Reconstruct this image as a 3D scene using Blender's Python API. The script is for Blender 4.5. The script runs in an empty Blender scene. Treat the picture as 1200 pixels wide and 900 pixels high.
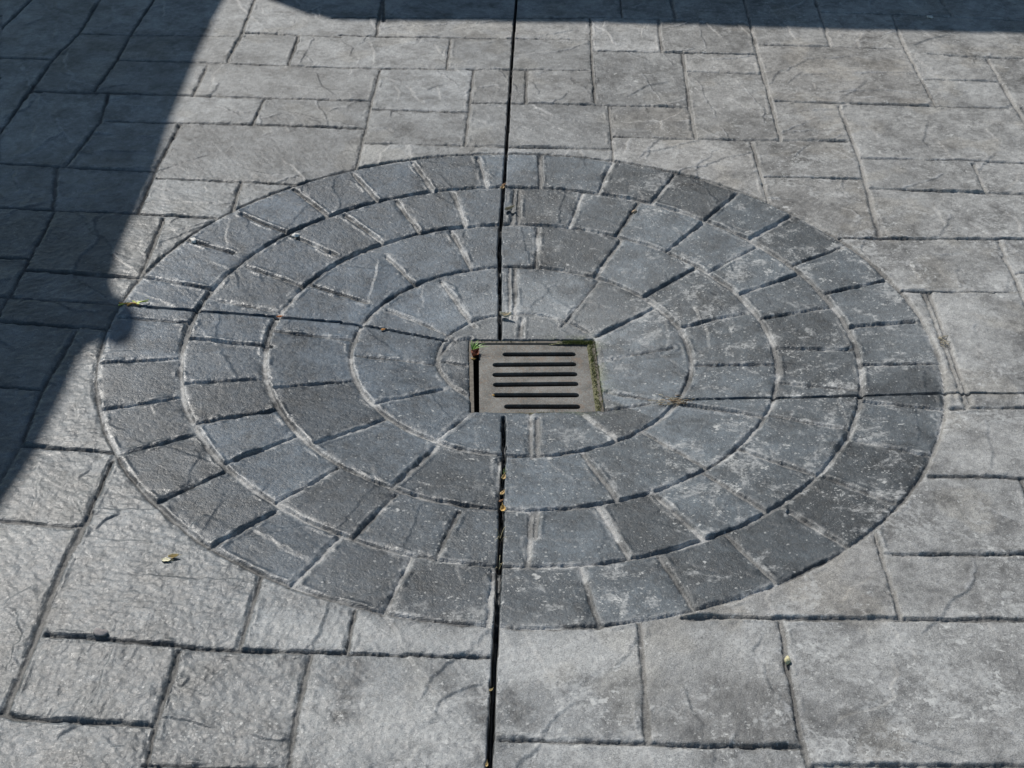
import bpy, math, random
import numpy as np
from mathutils import Vector, Matrix

# ------------------------------------------------------------------ measured layout (metres, origin = centre of the stamped circle)
JOINTS=[[(-1.529,1.807),(-1.354,1.806)],[(-1.354,1.806),(-1.083,1.818),(-0.969,1.834)],[(-1.735,1.582),(-1.561,1.58)],[(-1.353,1.593),(-1.062,1.597),(-0.789,1.594),(-0.609,1.588)],[(-0.609,1.588),(-0.044,1.608),(0.211,1.615)],[(-0.973,1.859),(-0.785,1.856),(-0.637,1.846)],[(-0.639,1.864),(-0.501,1.861),(-0.048,1.872),(0.219,1.88)],[(-1.565,1.328),(-1.051,1.34),(-0.816,1.336),(-0.582,1.337)],[(-0.582,1.335),(-0.483,1.338)],[(-1.277,1.136),(-1.065,1.138),(-0.831,1.145),(-0.56,1.138)],[(-0.56,1.138),(-0.482,1.139)],[(-1.561,0.832),(-1.512,0.832),(-1.321,0.824),(-1.057,0.813)],[(-1.049,0.773),(-0.805,0.77),(-0.642,0.764)],[(-1.481,0.572),(-1.434,0.572),(-1.059,0.564),(-0.839,0.554)],[(-1.775,2.24),(-1.777,2.098),(-1.807,1.791)],[(-1.54,2.261),(-1.537,2.119),(-1.533,1.802),(-1.561,1.58),(-1.565,1.328),(-1.572,1.005)],[(-1.339,2.278),(-1.346,2.135),(-1.356,1.816),(-1.353,1.593),(-1.367,1.344)],[(-1.316,1.32),(-1.296,1.125),(-1.321,0.838)],[(-1.344,0.818),(-1.289,0.567)],[(-1.283,0.559),(-1.278,0.32)],[(-0.988,2.278),(-0.986,2.165),(-0.982,1.859),(-0.989,1.607)],[(-0.784,1.848),(-0.785,1.599)],[(-1.049,1.574),(-1.051,1.34)],[(-0.825,1.335),(-0.832,1.149)],[(-1.051,1.133),(-1.061,0.813),(-1.056,0.567)],[(-0.805,0.77),(-0.803,0.593)],[(-0.981,0.544),(-0.976,0.341)],[(-0.976,0.341),(-0.978,0.233)],[(-1.4,0.308),(-1.355,0.307),(-1.282,0.308)],[(-1.276,0.248),(-0.977,0.23)],[(-1.34,0.115),(-1.298,0.114),(-0.998,0.098)],[(-1.307,0.008),(-1.265,0.004),(-0.999,-0.014)],[(-1.223,-0.265),(-1.183,-0.268),(-1.088,-0.276)],[(-1.071,-0.48),(-0.871,-0.496)],[(-1.278,0.32),(-1.277,0.116),(-1.277,0.023)],[(-1.072,-0.024),(-1.085,-0.285),(-1.075,-0.467),(-1.085,-0.616)],[(-0.867,-0.526),(-0.873,-0.698)],[(-0.87,-0.698),(-0.884,-0.872),(-0.88,-1.051),(-0.881,-1.24)],[(-1.079,-0.731),(-1.044,-0.733),(-0.898,-0.746),(-0.877,-0.738)],[(-0.905,-1.244),(-0.88,-1.245),(-0.863,-1.253),(-0.714,-1.261),(-0.621,-1.264)],[(-0.862,-1.052),(-0.684,-1.065),(-0.506,-1.078),(-0.319,-1.077)],[(-0.319,-1.078),(-0.05,-1.078)],[(-0.496,-0.875),(-0.506,-1.078)],[(-0.613,-1.084),(-0.613,-1.162),(-0.618,-1.264)],[(-0.618,-1.264),(-0.615,-1.314),(-0.615,-1.369)],[(-0.373,-1.086),(-0.381,-1.235),(-0.376,-1.361)],[(-0.621,-1.351),(-0.465,-1.352),(-0.377,-1.352)],[(-0.306,-0.963),(-0.309,-1.078)],[(0.23,-0.98),(0.229,-1.134),(0.227,-1.277)],[(-0.025,-1.276),(0.116,-1.274),(0.285,-1.279)],[(0.285,-1.28),(0.485,-1.276)],[(0.496,-0.968),(0.491,-1.098),(0.489,-1.248),(0.493,-1.335)],[(0.312,-0.962),(0.661,-0.956),(0.99,-0.951)],[(0.723,-0.701),(0.724,-0.831),(0.723,-0.955)],[(0.747,-0.769),(1.043,-0.764)],[(0.493,-1.319),(0.887,-1.311)],[(0.877,-0.515),(1.113,-0.516)],[(0.978,-0.265),(1.188,-0.253)],[(0.973,0.25),(1.272,0.253)],[(1.027,0.244),(1.023,0.018),(1.018,-0.261)],[(1.041,0.244),(1.035,0.019),(1.03,-0.244)],[(1.071,-0.516),(1.068,-0.593),(1.026,-0.765)],[(0.816,2.396),(0.803,2.279),(0.798,2.02),(0.788,1.546),(0.781,1.117)],[(0.559,2.061),(0.798,2.06)],[(0.536,1.773),(0.788,1.772)],[(0.542,1.622),(0.782,1.609)],[(0.533,1.744),(0.523,1.339),(0.522,1.117)],[(0.482,1.115),(0.781,1.117)],[(0.689,1.104),(0.692,0.726)],[(1.074,2.408),(1.067,2.292),(1.053,1.852)],[(0.814,1.862),(1.053,1.852),(1.306,1.842)],[(1.075,2.175),(1.351,2.165),(1.593,2.142),(1.853,2.116)],[(1.325,2.164),(1.308,1.85),(1.311,1.378)],[(0.806,1.397),(1.294,1.384),(1.546,1.375)],[(1.381,1.803),(1.584,1.779),(1.756,1.773)],[(1.571,1.766),(1.566,1.451),(1.565,1.15)],[(1.326,1.593),(1.562,1.58)],[(1.001,1.368),(0.999,1.0),(0.97,0.538)],[(0.786,1.117),(0.985,1.118)],[(0.704,0.878),(0.985,0.876)],[(1.008,1.006),(1.228,1.003),(1.537,0.989)],[(1.331,0.976),(1.325,0.797)],[(0.998,0.816),(1.481,0.791)],[(0.859,0.523),(1.409,0.531)],[(1.289,0.517),(1.288,0.438)],[(1.28,0.438),(1.283,0.32),(1.27,0.114)],[(1.292,0.349),(1.352,0.358)],[(1.544,2.429),(1.534,2.313),(1.541,2.159)],[(-0.522,1.996),(-0.519,1.867)],[(-0.03,2.063),(0.337,2.084),(0.56,2.069)],[(-0.529,2.313),(-0.504,1.997)],[(-0.529,2.313),(-0.521,1.983)],[(0.345,2.37),(0.345,2.255),(0.342,2.09)],[(0.532,2.381),(0.534,2.266),(0.536,2.087)],[(0.229,2.07),(0.225,1.777),(0.222,1.367)],[(0.472,2.083),(0.466,1.777)],[(0.235,1.782),(0.536,1.78)],[(0.536,1.78),(0.533,1.744)],[(-0.26,1.864),(-0.262,1.606)],[(-0.481,1.581),(-0.485,1.264),(-0.489,0.862)],[(-0.172,1.6),(-0.178,1.046)],[(0.003,1.61),(0.002,1.356)],[(-0.172,1.342),(0.212,1.35),(0.266,1.348),(0.501,1.349)],[(0.496,1.344),(0.523,1.343)],[(-0.473,1.275),(-0.178,1.273)],[(0.266,1.348),(0.264,0.97)],[(-0.477,1.037),(-0.071,1.042),(0.258,1.039)],[(0.275,1.126),(0.483,1.117)],[(-0.686,2.019),(-0.03,2.063)],[(0.951,-0.954),(0.989,-0.953)]]
RING_A=[[(-0.496,0.846),(-0.409,0.7)],[(-0.328,0.927),(-0.261,0.776)],[(-0.137,0.967),(-0.107,0.81)],[(0.049,0.993),(0.049,0.818)],[(0.259,0.949),(0.216,0.791)],[(0.439,0.883),(0.364,0.734)],[(0.609,0.776),(0.504,0.636)],[(0.745,0.646),(0.619,0.535)],[(0.855,0.476),(0.711,0.394)],[(0.944,0.307),(0.779,0.256)],[(0.977,0.11),(0.817,0.097)],[(0.995,-0.075),(0.819,-0.067)],[(0.961,-0.267),(0.794,-0.221)],[(0.893,-0.442),(0.749,-0.376)],[(0.78,-0.607),(0.655,-0.508)],[(0.562,-0.629),(0.66,-0.748)],[(0.421,-0.704),(0.504,-0.867)],[(0.283,-0.774),(0.335,-0.942)],[(0.123,-0.813),(0.153,-0.99)],[(-0.048,-0.814),(-0.055,-0.996)],[(-0.213,-0.795),(-0.251,-0.971)],[(-0.358,-0.73),(-0.437,-0.902)],[(-0.502,-0.666),(-0.609,-0.795)],[(-0.622,-0.532),(-0.747,-0.666)],[(-0.71,-0.404),(-0.865,-0.508)],[(-0.775,-0.266),(-0.933,-0.342)],[(-0.81,-0.11),(-0.984,-0.16)],[(-0.806,0.046),(-0.985,0.044)],[(-0.783,0.208),(-0.965,0.239)],[(-0.765,0.387),(-0.89,0.434)],[(-0.648,0.513),(-0.774,0.583)],[(-0.544,0.613),(-0.654,0.739)]]
RING_B=[[(-0.497,0.622),(-0.384,0.499)],[(-0.362,0.713),(-0.283,0.553)],[(-0.204,0.778),(-0.16,0.599)],[(-0.025,0.815),(-0.031,0.629)],[(-0.013,0.815),(-0.015,0.629)],[(0.167,0.783),(0.128,0.609)],[(0.328,0.737),(0.256,0.56)],[(0.508,0.636),(0.387,0.482)],[(0.637,0.498),(0.492,0.377)],[(0.724,0.351),(0.559,0.268)],[(0.78,0.191),(0.596,0.151)],[(0.807,-0.0),(0.621,0.017)],[(0.783,-0.173),(0.611,-0.13)],[(0.741,-0.333),(0.568,-0.261)],[(0.636,-0.499),(0.49,-0.395)],[(0.397,-0.481),(0.51,-0.619)],[(0.282,-0.546),(0.374,-0.715)],[(0.165,-0.598),(0.22,-0.779)],[(0.025,-0.617),(0.019,-0.804)],[(0.039,-0.616),(0.033,-0.716)],[(-0.126,-0.634),(-0.162,-0.787)],[(-0.261,-0.582),(-0.332,-0.736)],[(-0.391,-0.494),(-0.504,-0.635)],[(-0.492,-0.379),(-0.634,-0.505)],[(-0.556,-0.285),(-0.721,-0.363)],[(-0.591,-0.16),(-0.778,-0.21)],[(-0.608,-0.024),(-0.803,-0.021)],[(-0.613,0.133),(-0.781,0.162)],[(-0.569,0.26),(-0.725,0.329)],[(-0.499,0.421),(-0.623,0.498)]]
RING_C=[[(-0.367,0.432),(-0.275,0.298)],[(-0.198,0.568),(-0.137,0.395)],[(0.041,0.61),(0.037,0.411)],[(0.271,0.549),(0.192,0.366)],[(0.457,0.396),(0.31,0.267)],[(0.568,0.182),(0.406,0.132)],[(0.609,-0.05),(0.412,-0.042)],[(0.378,-0.204),(0.498,-0.245),(0.553,-0.27)],[(0.279,-0.317),(0.405,-0.46)],[(0.141,-0.402),(0.208,-0.574)],[(-0.044,-0.436),(-0.041,-0.62)],[(-0.188,-0.392),(-0.275,-0.561)],[(-0.31,-0.292),(-0.451,-0.404)],[(-0.39,-0.138),(-0.569,-0.195)],[(-0.408,0.036),(-0.608,0.047)],[(-0.549,0.272),(-0.396,0.207)]]
RING_D=[[(-0.213,0.329),(-0.121,0.141)],[(-0.343,0.183),(-0.246,0.133),(-0.165,0.08)],[(-0.398,-0.03),(-0.211,-0.039)],[(-0.335,-0.229),(-0.185,-0.144)],[(-0.114,-0.238),(-0.192,-0.369)],[(0.024,-0.223),(0.026,-0.424)],[(0.041,-0.254),(0.04,-0.41)],[(0.143,-0.235),(0.224,-0.353)],[(0.303,-0.197),(0.193,-0.218)],[(0.374,0.037),(0.212,0.003)],[(0.338,0.217),(0.191,0.104)],[(0.202,0.353),(0.103,0.15)],[(-0.035,0.402),(-0.031,0.182)],[(-0.02,0.402),(-0.018,0.182)],[(0.206,-0.142),(0.333,-0.191)]]
RING_E=[[(0.001,0.181),(-0.002,0.098)],[(-0.184,-0.02),(-0.132,-0.034)],[(-0.208,-0.036),(-0.203,0.002),(-0.175,0.069),(-0.129,0.086)]]
SAW=[[(-0.036,2.405),(-0.037,2.232),(-0.043,1.885),(-0.05,1.332),(-0.055,0.899),(-0.062,0.599),(-0.063,0.46)],[(-0.061,0.46),(-0.053,0.089)],[(-0.038,-0.251),(-0.034,-0.413),(-0.038,-0.63)],[(-0.035,-0.629),(-0.039,-0.996),(-0.043,-1.338),(-0.045,-1.374)],[(-0.993,0.108),(-0.928,0.099),(-0.733,0.106),(-0.451,0.112)],[(-0.45,0.108),(-0.379,0.103),(-0.185,0.07)],[(0.38,-0.186),(0.772,-0.198),(1.202,-0.202)]]
SH1=[(-1.093,2.156),(-1.096,1.888),(-1.094,1.618),(-1.089,1.348),(-1.083,1.141),(-1.059,0.786),(-1.06,0.567),(-1.056,0.35),(-1.041,0.207),(-0.997,0.094),(-0.939,0.052),(-0.928,-0.011),(-0.934,-0.062),(-0.957,-0.091),(-0.99,-0.065),(-1.021,-0.093),(-1.032,-0.154),(-1.03,-0.348),(-1.035,-0.565),(-1.053,-0.711)]
SH2=[(-0.93,2.169),(-0.78,2.044),(-0.653,1.994),(-0.252,2.014),(0.152,2.026),(0.556,2.021),(1.159,2.01),(1.76,1.999)]
LEDGES=[[(0.856,1.526),(0.897,1.591),(0.935,1.643)],[(0.943,1.552),(0.944,1.496),(0.993,1.482)],[(1.33,1.863),(1.403,1.929),(1.507,1.99)],[(1.268,1.283),(1.219,1.121),(1.23,1.092)],[(-0.046,-1.139),(-0.093,-1.161),(-0.135,-1.192),(-0.143,-1.217),(-0.13,-1.236)],[(-0.22,-1.33),(-0.178,-1.325),(-0.159,-1.285)],[(0.62,-1.037),(0.682,-1.065),(0.688,-1.1),(0.672,-1.129),(0.672,-1.156),(0.638,-1.184),(0.569,-1.209),(0.543,-1.246)],[(0.611,-0.919),(0.65,-0.869),(0.701,-0.835)],[(0.298,-1.132),(0.307,-1.2),(0.333,-1.239)],[(0.65,-1.25),(0.723,-1.274),(0.76,-1.292)],[(-0.969,-0.983),(-0.947,-0.947),(-0.918,-0.918)],[(-0.845,-0.75),(-0.83,-0.718),(-0.805,-0.703)],[(-0.52,-1.113),(-0.544,-1.153),(-0.562,-1.188)],[(-0.687,-1.315),(-0.659,-1.309),(-0.646,-1.283)],[(-0.668,-1.205),(-0.656,-1.191),(-0.654,-1.157)],[(-0.603,-1.162),(-0.591,-1.168),(-0.582,-1.14)],[(-0.665,-0.741),(-0.654,-0.711),(-0.641,-0.686)],[(-1.03,0.842),(-0.951,0.902),(-0.885,0.953),(-0.869,1.01)],[(-0.728,1.153),(-0.673,1.201),(-0.614,1.154)],[(-1.011,0.383),(-1.014,0.429),(-0.992,0.469)],[(-0.69,1.555),(-0.658,1.445),(-0.594,1.362)],[(-0.425,1.46),(-0.402,1.407),(-0.403,1.353)],[(-0.321,1.423),(-0.282,1.458),(-0.271,1.351)],[(-0.634,1.821),(-0.588,1.751),(-0.59,1.678)],[(-0.542,1.828),(-0.514,1.732),(-0.507,1.602)],[(-0.464,1.135),(-0.422,1.147),(-0.398,1.119)],[(-0.321,1.818),(-0.287,1.734),(-0.269,1.748)],[(0.69,1.587),(0.708,1.498),(0.731,1.455)],[(0.907,0.835),(0.926,0.871),(0.922,0.8)],[(1.465,0.939),(1.428,0.866),(1.374,0.816)],[(-0.978,-0.388),(-0.998,-0.324),(-0.987,-0.279)],[(-0.398,0.226),(-0.386,0.347),(-0.385,0.416)],[(-0.154,0.245),(-0.175,0.307),(-0.206,0.33)],[(-0.331,-0.205),(-0.32,-0.178),(-0.288,-0.161)],[(-0.465,0.242),(-0.418,0.21),(-0.381,0.203)],[(0.436,0.244),(0.467,0.099),(0.463,0.024)],[(1.022,0.417),(1.031,0.315),(1.047,0.287)],[(1.05,-0.288),(1.033,-0.426),(1.012,-0.497)],[(-0.242,-1.243),(-0.218,-1.239),(-0.188,-1.245)],[(0.323,1.404),(0.403,1.506),(0.48,1.544)]]
RADII = [1.0, 0.8135, 0.6186, 0.4138]          # circular joints
DISH, FALL = 0.0811, 0.0148                    # slopes towards the drain
GC = (0.0335, -0.0695); GYAW = math.radians(2.6); GH = 0.1565     # drain recess: centre, yaw, half size
SUN_AZ, SUN_EL = math.radians(122), math.radians(45)
SUN, SKY = 4.1, .090
C = bpy.context.scene.collection
rng = random.Random(7)

def zbase(x, y):
    r = np.hypot(x, y)
    z = np.where(r < 1, DISH*(r-1), FALL*(np.minimum(r, 3.0)-1))
    return np.maximum(z, -0.067)

# ------------------------------------------------------------------ numpy noise
def hsh(ix, iy, seed):
    h = (ix.astype(np.int64)*374761393 + iy.astype(np.int64)*668265263 + int(seed)*974711) & 0xffffffff
    h = ((h ^ (h >> 13))*1274126177) & 0xffffffff
    h = h ^ (h >> 16)
    return (h & 0xffffff).astype(np.float32)/float(0xffffff)
def vn(x, y, seed=0):
    fx = np.floor(x); fy = np.floor(y)
    ix = fx.astype(np.int32); iy = fy.astype(np.int32)
    u = (x-fx).astype(np.float32); v = (y-fy).astype(np.float32)
    u = u*u*u*(u*(u*6-15)+10); v = v*v*v*(v*(v*6-15)+10)
    a = hsh(ix, iy, seed); b = hsh(ix+1, iy, seed); c = hsh(ix, iy+1, seed); d = hsh(ix+1, iy+1, seed)
    return (a+(b-a)*u)*(1-v) + (c+(d-c)*u)*v
def fbm(x, y, seed=0, octv=4, gain=0.5):
    s = 0; a = 1.0; t = 0
    for o in range(octv):
        k = 2.03**o
        cs, sn = math.cos(o*1.1), math.sin(o*1.1)
        s = s + a*vn((x*cs-y*sn)*k+o*17.3, (x*sn+y*cs)*k-o*9.1, seed+o*31); t += a; a *= gain
    return s/t
def sst(a, b, x):
    t = np.clip((x-a)/(b-a), 0, 1); return t*t*(3-2*t)

# ------------------------------------------------------------------ the grid
def axis(breaks):
    out = []
    for a, b, st in breaks:
        n = max(1, int(round((b-a)/st))); out.append(np.linspace(a, b, n, endpoint=False))
    out.append(np.array([breaks[-1][1]])); return np.concatenate(out)
XS = axis([(-400,-100,100),(-100,-20,20),(-20,-8,4),(-8,-4,.5),(-4,-2.2,.02),(-2.2,-1.0,.0036),(-1.0,.95,.00245),(.95,2.15,.0036),(2.15,4,.02),(4,8,.5),(8,20,4),(20,100,20),(100,400,100)])
YS = axis([(-400,-100,100),(-100,-20,20),(-20,-6,2),(-6,-3,.5),(-3,-1.5,.02),(-1.5,0,.0026),(0,1.0,.0031),(1.0,2.45,.0044),(2.45,4,.02),(4,8,.5),(8,20,4),(20,100,20),(100,400,100)])
NX, NY = len(XS), len(YS)
X, Y = np.meshgrid(XS, YS)            # [NY,NX]
near = (np.abs(X) < 4.2) & (Y > -3.2) & (Y < 4.2)
R = np.hypot(X, Y); TH = np.degrees(np.arctan2(Y, X))
# warped coordinates: joints are never ruler straight
WX = X + 0.0040*(fbm(X*14, Y*14, 5, 2)-.5) + 0.0030*(fbm(X*52, Y*52, 6, 2)-.5) + 0.0016*(fbm(X*150, Y*150, 7, 2)-.5)
WY = Y + 0.0040*(fbm(X*14, Y*14, 15, 2)-.5) + 0.0030*(fbm(X*52, Y*52, 16, 2)-.5) + 0.0016*(fbm(X*150, Y*150, 17, 2)-.5)
edge_n = fbm(X*140, Y*140, 25, 3)-.5
width_n = fbm(X*9, Y*9, 26, 2)
width_m = fbm(X*33, Y*33, 27, 2)

G = np.zeros_like(X)                  # groove depth (positive down)
M = np.zeros_like(X)                  # joint mask
DJ = np.full_like(X, 1.0)             # distance to nearest joint
def block(x0, y0, x1, y1, pad):
    i0 = np.searchsorted(XS, min(x0, x1)-pad); i1 = np.searchsorted(XS, max(x0, x1)+pad)
    j0 = np.searchsorted(YS, min(y0, y1)-pad); j1 = np.searchsorted(YS, max(y0, y1)+pad)
    return slice(j0, j1), slice(i0, i1)
def carve(d, s, w, depth):
    w = w*(0.34+0.66*width_n[s]+.50*width_m[s])+edge_n[s]*0.0026
    w = np.maximum(w, .0022)
    t = d/w
    g = depth*(.55+.85*width_m[s])*(1-sst(.55, 1.0, t))
    G[s] = np.maximum(G[s], g); M[s] = np.maximum(M[s], 1-sst(.75, 1.15, t)); DJ[s] = np.minimum(DJ[s], d)
def seg(a, b, w, depth):
    s = block(a[0], a[1], b[0], b[1], .09)
    if X[s].size == 0: return
    px, py = WX[s], WY[s]
    dx, dy = b[0]-a[0], b[1]-a[1]; L2 = dx*dx+dy*dy+1e-9
    t = np.clip(((px-a[0])*dx+(py-a[1])*dy)/L2, 0, 1)
    carve(np.hypot(px-a[0]-t*dx, py-a[1]-t*dy), s, w, depth)
inside = R < 1.0
joint_rng = random.Random(3)
for pl in JOINTS:
    w = .0056*joint_rng.uniform(.7, 1.3); dp = .0056*joint_rng.uniform(.8, 1.3)
    for a, b in zip(pl[:-1], pl[1:]): seg(a, b, w, dp)
# joints drawn for the paving never enter the circle
for arr, v in ((G, 0), (M, 0), (DJ, 1.0)): arr[inside] = v
for ring, w, dp in ((RING_A, .0070, .0068), (RING_B, .0070, .0066), (RING_C, .0066, .0062), (RING_D, .0060, .0052), (RING_E, .005, .005)):
    for pl in ring:
        k = joint_rng.uniform(.75, 1.25)
        for a, b in zip(pl[:-1], pl[1:]): seg(a, b, w*k, dp*k**.5)
WR = np.hypot(WX, WY)
s_all = block(-1.1, -1.1, 1.1, 1.1, 0)
for rr, w, dp in ((1.0, .0062, .0052), (.8135, .0082, .0070), (.6186, .0084, .0072), (.4138, .0080, .0066)):
    carve(np.abs(WR[s_all]-rr), s_all, w, dp)
# innermost ring only where it survives beside the drain
dd = np.abs(WR[s_all]-.205); dd = np.where((X[s_all] < .02) | (Y[s_all] > .12), dd, 1)
carve(dd, s_all, .0055, .0055)

# stone ids --------------------------------------------------------------
ID = np.zeros(X.shape, np.int32)
def ring_id(ring, base, lo, hi):
    an = sorted(math.degrees(math.atan2(l[0][1]+l[-1][1], l[0][0]+l[-1][0])) for l in ring)
    an = [a for i, a in enumerate(an) if i == 0 or a-an[i-1] > 4]
    k = np.searchsorted(np.array(an), TH); k = k % len(an)
    m = (R < hi) & (R >= lo); ID[m] = base + k[m]
ring_id(RING_A, 1000, .8135, 1.0); ring_id(RING_B, 1100, .6186, .8135); ring_id(RING_C, 1200, .4138, .6186)
ring_id(RING_D, 1300, .205, .4138); ID[R < .205] = 1400
# paving stones: flood fill on a coarse raster
cs = .007; cx0, cy0, cx1, cy1 = -2.15, -1.5, 2.15, 2.45
cw, ch = int((cx1-cx0)/cs), int((cy1-cy0)/cs)
wall = np.zeros((ch, cw), bool)
for pl in JOINTS:
    for i, (a, b) in enumerate(zip(pl[:-1], pl[1:])):
        L = math.hypot(b[0]-a[0], b[1]-a[1])+1e-6; ux, uy = (b[0]-a[0])/L, (b[1]-a[1])/L
        e0 = .02 if i == 0 else 0; e1 = .02 if i == len(pl)-2 else 0
        n = int((L+e0+e1)/.003)+2; t = np.linspace(-e0, L+e1, n)
        qx = ((a[0]+ux*t-cx0)/cs).astype(int); qy = ((a[1]+uy*t-cy0)/cs).astype(int)
        for ox, oy in ((0, 0), (1, 0), (0, 1)):
            k = (qx+ox >= 0) & (qx+ox < cw) & (qy+oy >= 0) & (qy+oy < ch); wall[qy[k]+oy, qx[k]+ox] = True
gy, gx = np.mgrid[0:ch, 0:cw]
wall |= np.hypot(cx0+(gx+.5)*cs, cy0+(gy+.5)*cs) < 1.0
lab = np.where(wall, -1, 0).astype(np.int32); nl = 0
flat = lab.ravel()
for st in range(cw*ch):
    if flat[st] != 0: continue
    nl += 1; flat[st] = nl; stack = [st]
    while stack:
        q = stack.pop(); qx = q % cw
        for r_, ok in ((q-1, qx > 0), (q+1, qx < cw-1), (q-cw, q >= cw), (q+cw, q < cw*(ch-1))):
            if ok and flat[r_] == 0: flat[r_] = nl; stack.append(r_)
for it in range(6):
    for sh, ax in ((1, 0), (-1, 0), (1, 1), (-1, 1)):
        r_ = np.roll(lab, sh, ax); lab = np.where((lab < 0) & (r_ > 0), r_, lab)
lx = np.clip(((X-cx0)/cs).astype(int), 0, cw-1); ly = np.clip(((Y-cy0)/cs).astype(int), 0, ch-1)
mi = ~inside; ID[mi] = lab[ly, lx][mi]

# paving beyond the measured part: same ashlar pattern, random courses -----
xb = .857+(Y+1.31)*.29 + .035
out = ((np.abs(X) > xb) & (R > 1.03)) | (Y > 2.24+.065*X) | (Y < -1.42)
rows = [-3.6]; r2 = random.Random(11)
while rows[-1] < 4.6: rows.append(rows[-1]+r2.choice([.16, .2, .24, .3, .36]))
rows = np.array(rows); ri = np.clip(np.searchsorted(rows, WY)-1, 0, len(rows)-2)
dh = np.minimum(np.abs(WY-rows[ri]), np.abs(rows[ri+1]-WY))
dv = np.full_like(X, 1.0); oid = ri*100+5000
for k in range(len(rows)-1):
    m = ri == k
    if not m.any(): continue
    xs = [-5.0+r2.uniform(0, .4)]
    while xs[-1] < 5: xs.append(xs[-1]+r2.choice([.22, .3, .4, .5]))
    xs = np.array(xs); q = np.clip(np.searchsorted(xs, WX[m])-1, 0, len(xs)-2)
    dv[m] = np.minimum(np.abs(WX[m]-xs[q]), np.abs(xs[q+1]-WX[m])); oid[m] += q
od = np.minimum(dh, dv)
m = out & near
G[m] = 0; M[m] = 0
t = od/.010
G = np.where(m, .007*(1-sst(.3, 1, t)), G); M = np.where(m, 1-sst(.5, 1.3, t), M); DJ = np.where(m, od, DJ); ID = np.where(out, oid, ID)

# saw-cut control joints ---------------------------------------------------
SAW[0].insert(0, (-.030, 4.1)); SAW[3].append((-.062, -3.1)); SAW[6].append((4.1, -.215))
SG = np.zeros_like(X); SM = np.zeros_like(X)
for n, pl in enumerate(SAW):
    w, dp = (.0047, .035) if n < 4 else (.0034, .020)
    if n == 3: w = .0053
    if n == 0: w = .0044
    for a, b in zip(pl[:-1], pl[1:]):
        s = block(a[0], a[1], b[0], b[1], .03); fill = sst(.50, .68, fbm(X[s]*13, Y[s]*13, 58, 3))*(.75 if n < 4 else .3)
        rg = (.0012*(vn(X[s]*60, Y[s]*60, 55)-.5) + .0034*sst(.66, .80, fbm(X[s]*42, Y[s]*42, 56, 3))*(.5 if n < 4 else .2)); px, py = X[s]+.0008*(vn(X[s]*25, Y[s]*25, 57)-.5), Y[s]+0
        dx, dy = b[0]-a[0], b[1]-a[1]; L2 = dx*dx+dy*dy
        tt = np.clip(((px-a[0])*dx+(py-a[1])*dy)/L2, 0, 1)
        d = np.hypot(px-a[0]-tt*dx, py-a[1]-tt*dy)-rg
        SG[s] = np.maximum(SG[s], dp*(1-.72*fill)*(1-sst(w*.72, w*1.12, d))); SM[s] = np.maximum(SM[s], (1-.30*fill)*(1-sst(w*.8, w*1.25, d)))

# relief of each stone -----------------------------------------------------
def hid(seed): return hsh(ID, ID*0+3, seed)
ang = hid(1)*math.pi*2; ca, sa = np.cos(ang), np.sin(ang)
LX = (X*ca-Y*sa)+hid(2)*40; LY = (X*sa+Y*ca)*1.35+hid(3)*40
fine = near.astype(float)
big = fbm(LX*3.2, LY*3.2, 40, 4)
fr = np.ones_like(X); cleft = np.zeros_like(X); lipm = np.zeros_like(X)
for kk in range(3):                                 # cleft slate: ragged one-sided steps that die out along their length
    tt_ = hid(30+kk)*6.283
    per = .13+.16*hid(34+kk)
    sc_ = LX*np.cos(tt_)+LY*np.sin(tt_)+.060*(fbm(LX*7+kk*9, LY*7, 43+kk, 2)-.5)+.016*(fbm(LX*42, LY*42+kk*5, 46+kk, 3)-.5)
    u_ = sc_/per; f_ = u_-np.floor(u_); cell = np.floor(u_)
    gate = sst(.50, .66, fbm(LX*5.5+kk*31, LY*5.5+hid(38)*9, 50+kk, 2))
    saw_ = sst(0, .022, f_)*np.exp(-f_*per/.038)-.18*np.exp(-(1-f_)*per/.010)
    cleft += gate*saw_; lipm = np.maximum(lipm, gate*sst(.010, .022, f_)*sst(.07, .03, f_))
    fr = np.minimum(fr, np.where(gate > .4, np.minimum(f_, 1-f_)*4, 1))
mixm = sst(.42, .62, fbm(LX*2.1, LY*2.1, 44, 3))
rel = .0020*cleft*np.where(inside, .45, 1.25)
rel += .0050*(big-.5)*np.where(inside, .5, 1.0)
streak = fbm(LX*26, LY*95, 45, 3)-.5
rough = fbm(X*120, Y*120, 46, 3)-.5
peb = fbm(X*48, Y*48, 47, 3)-.5
ridge = 1-np.abs(2*fbm(X*34+1.5*big, Y*44, 61, 4, .6)-1)*2.4
ridge = np.clip(ridge, -1, 1)
ridge2 = 1-np.abs(2*fbm(X*80, Y*90, 62, 3, .6)-1)*2.4
# the lower left paving is leathery, the circle smoother
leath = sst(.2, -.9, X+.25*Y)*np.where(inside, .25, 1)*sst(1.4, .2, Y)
sm = np.where(inside, .34, 1.0)
rel += sm*(.0014*peb*(.45+.45*leath) + .0012*rough*(.45+.65*leath) + .0009*streak*(1+.5*leath))
tilt = (hid(5)-.5)*LX.clip(-1, 1)*0 + .0022*(hid(6)-.5)
rel += tilt
rel += sm*(.00045*ridge+.00055*ridge2+.0006*(fbm(LX*60, LY*110, 63, 3)-.5))*(.25+.55*leath)
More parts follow.
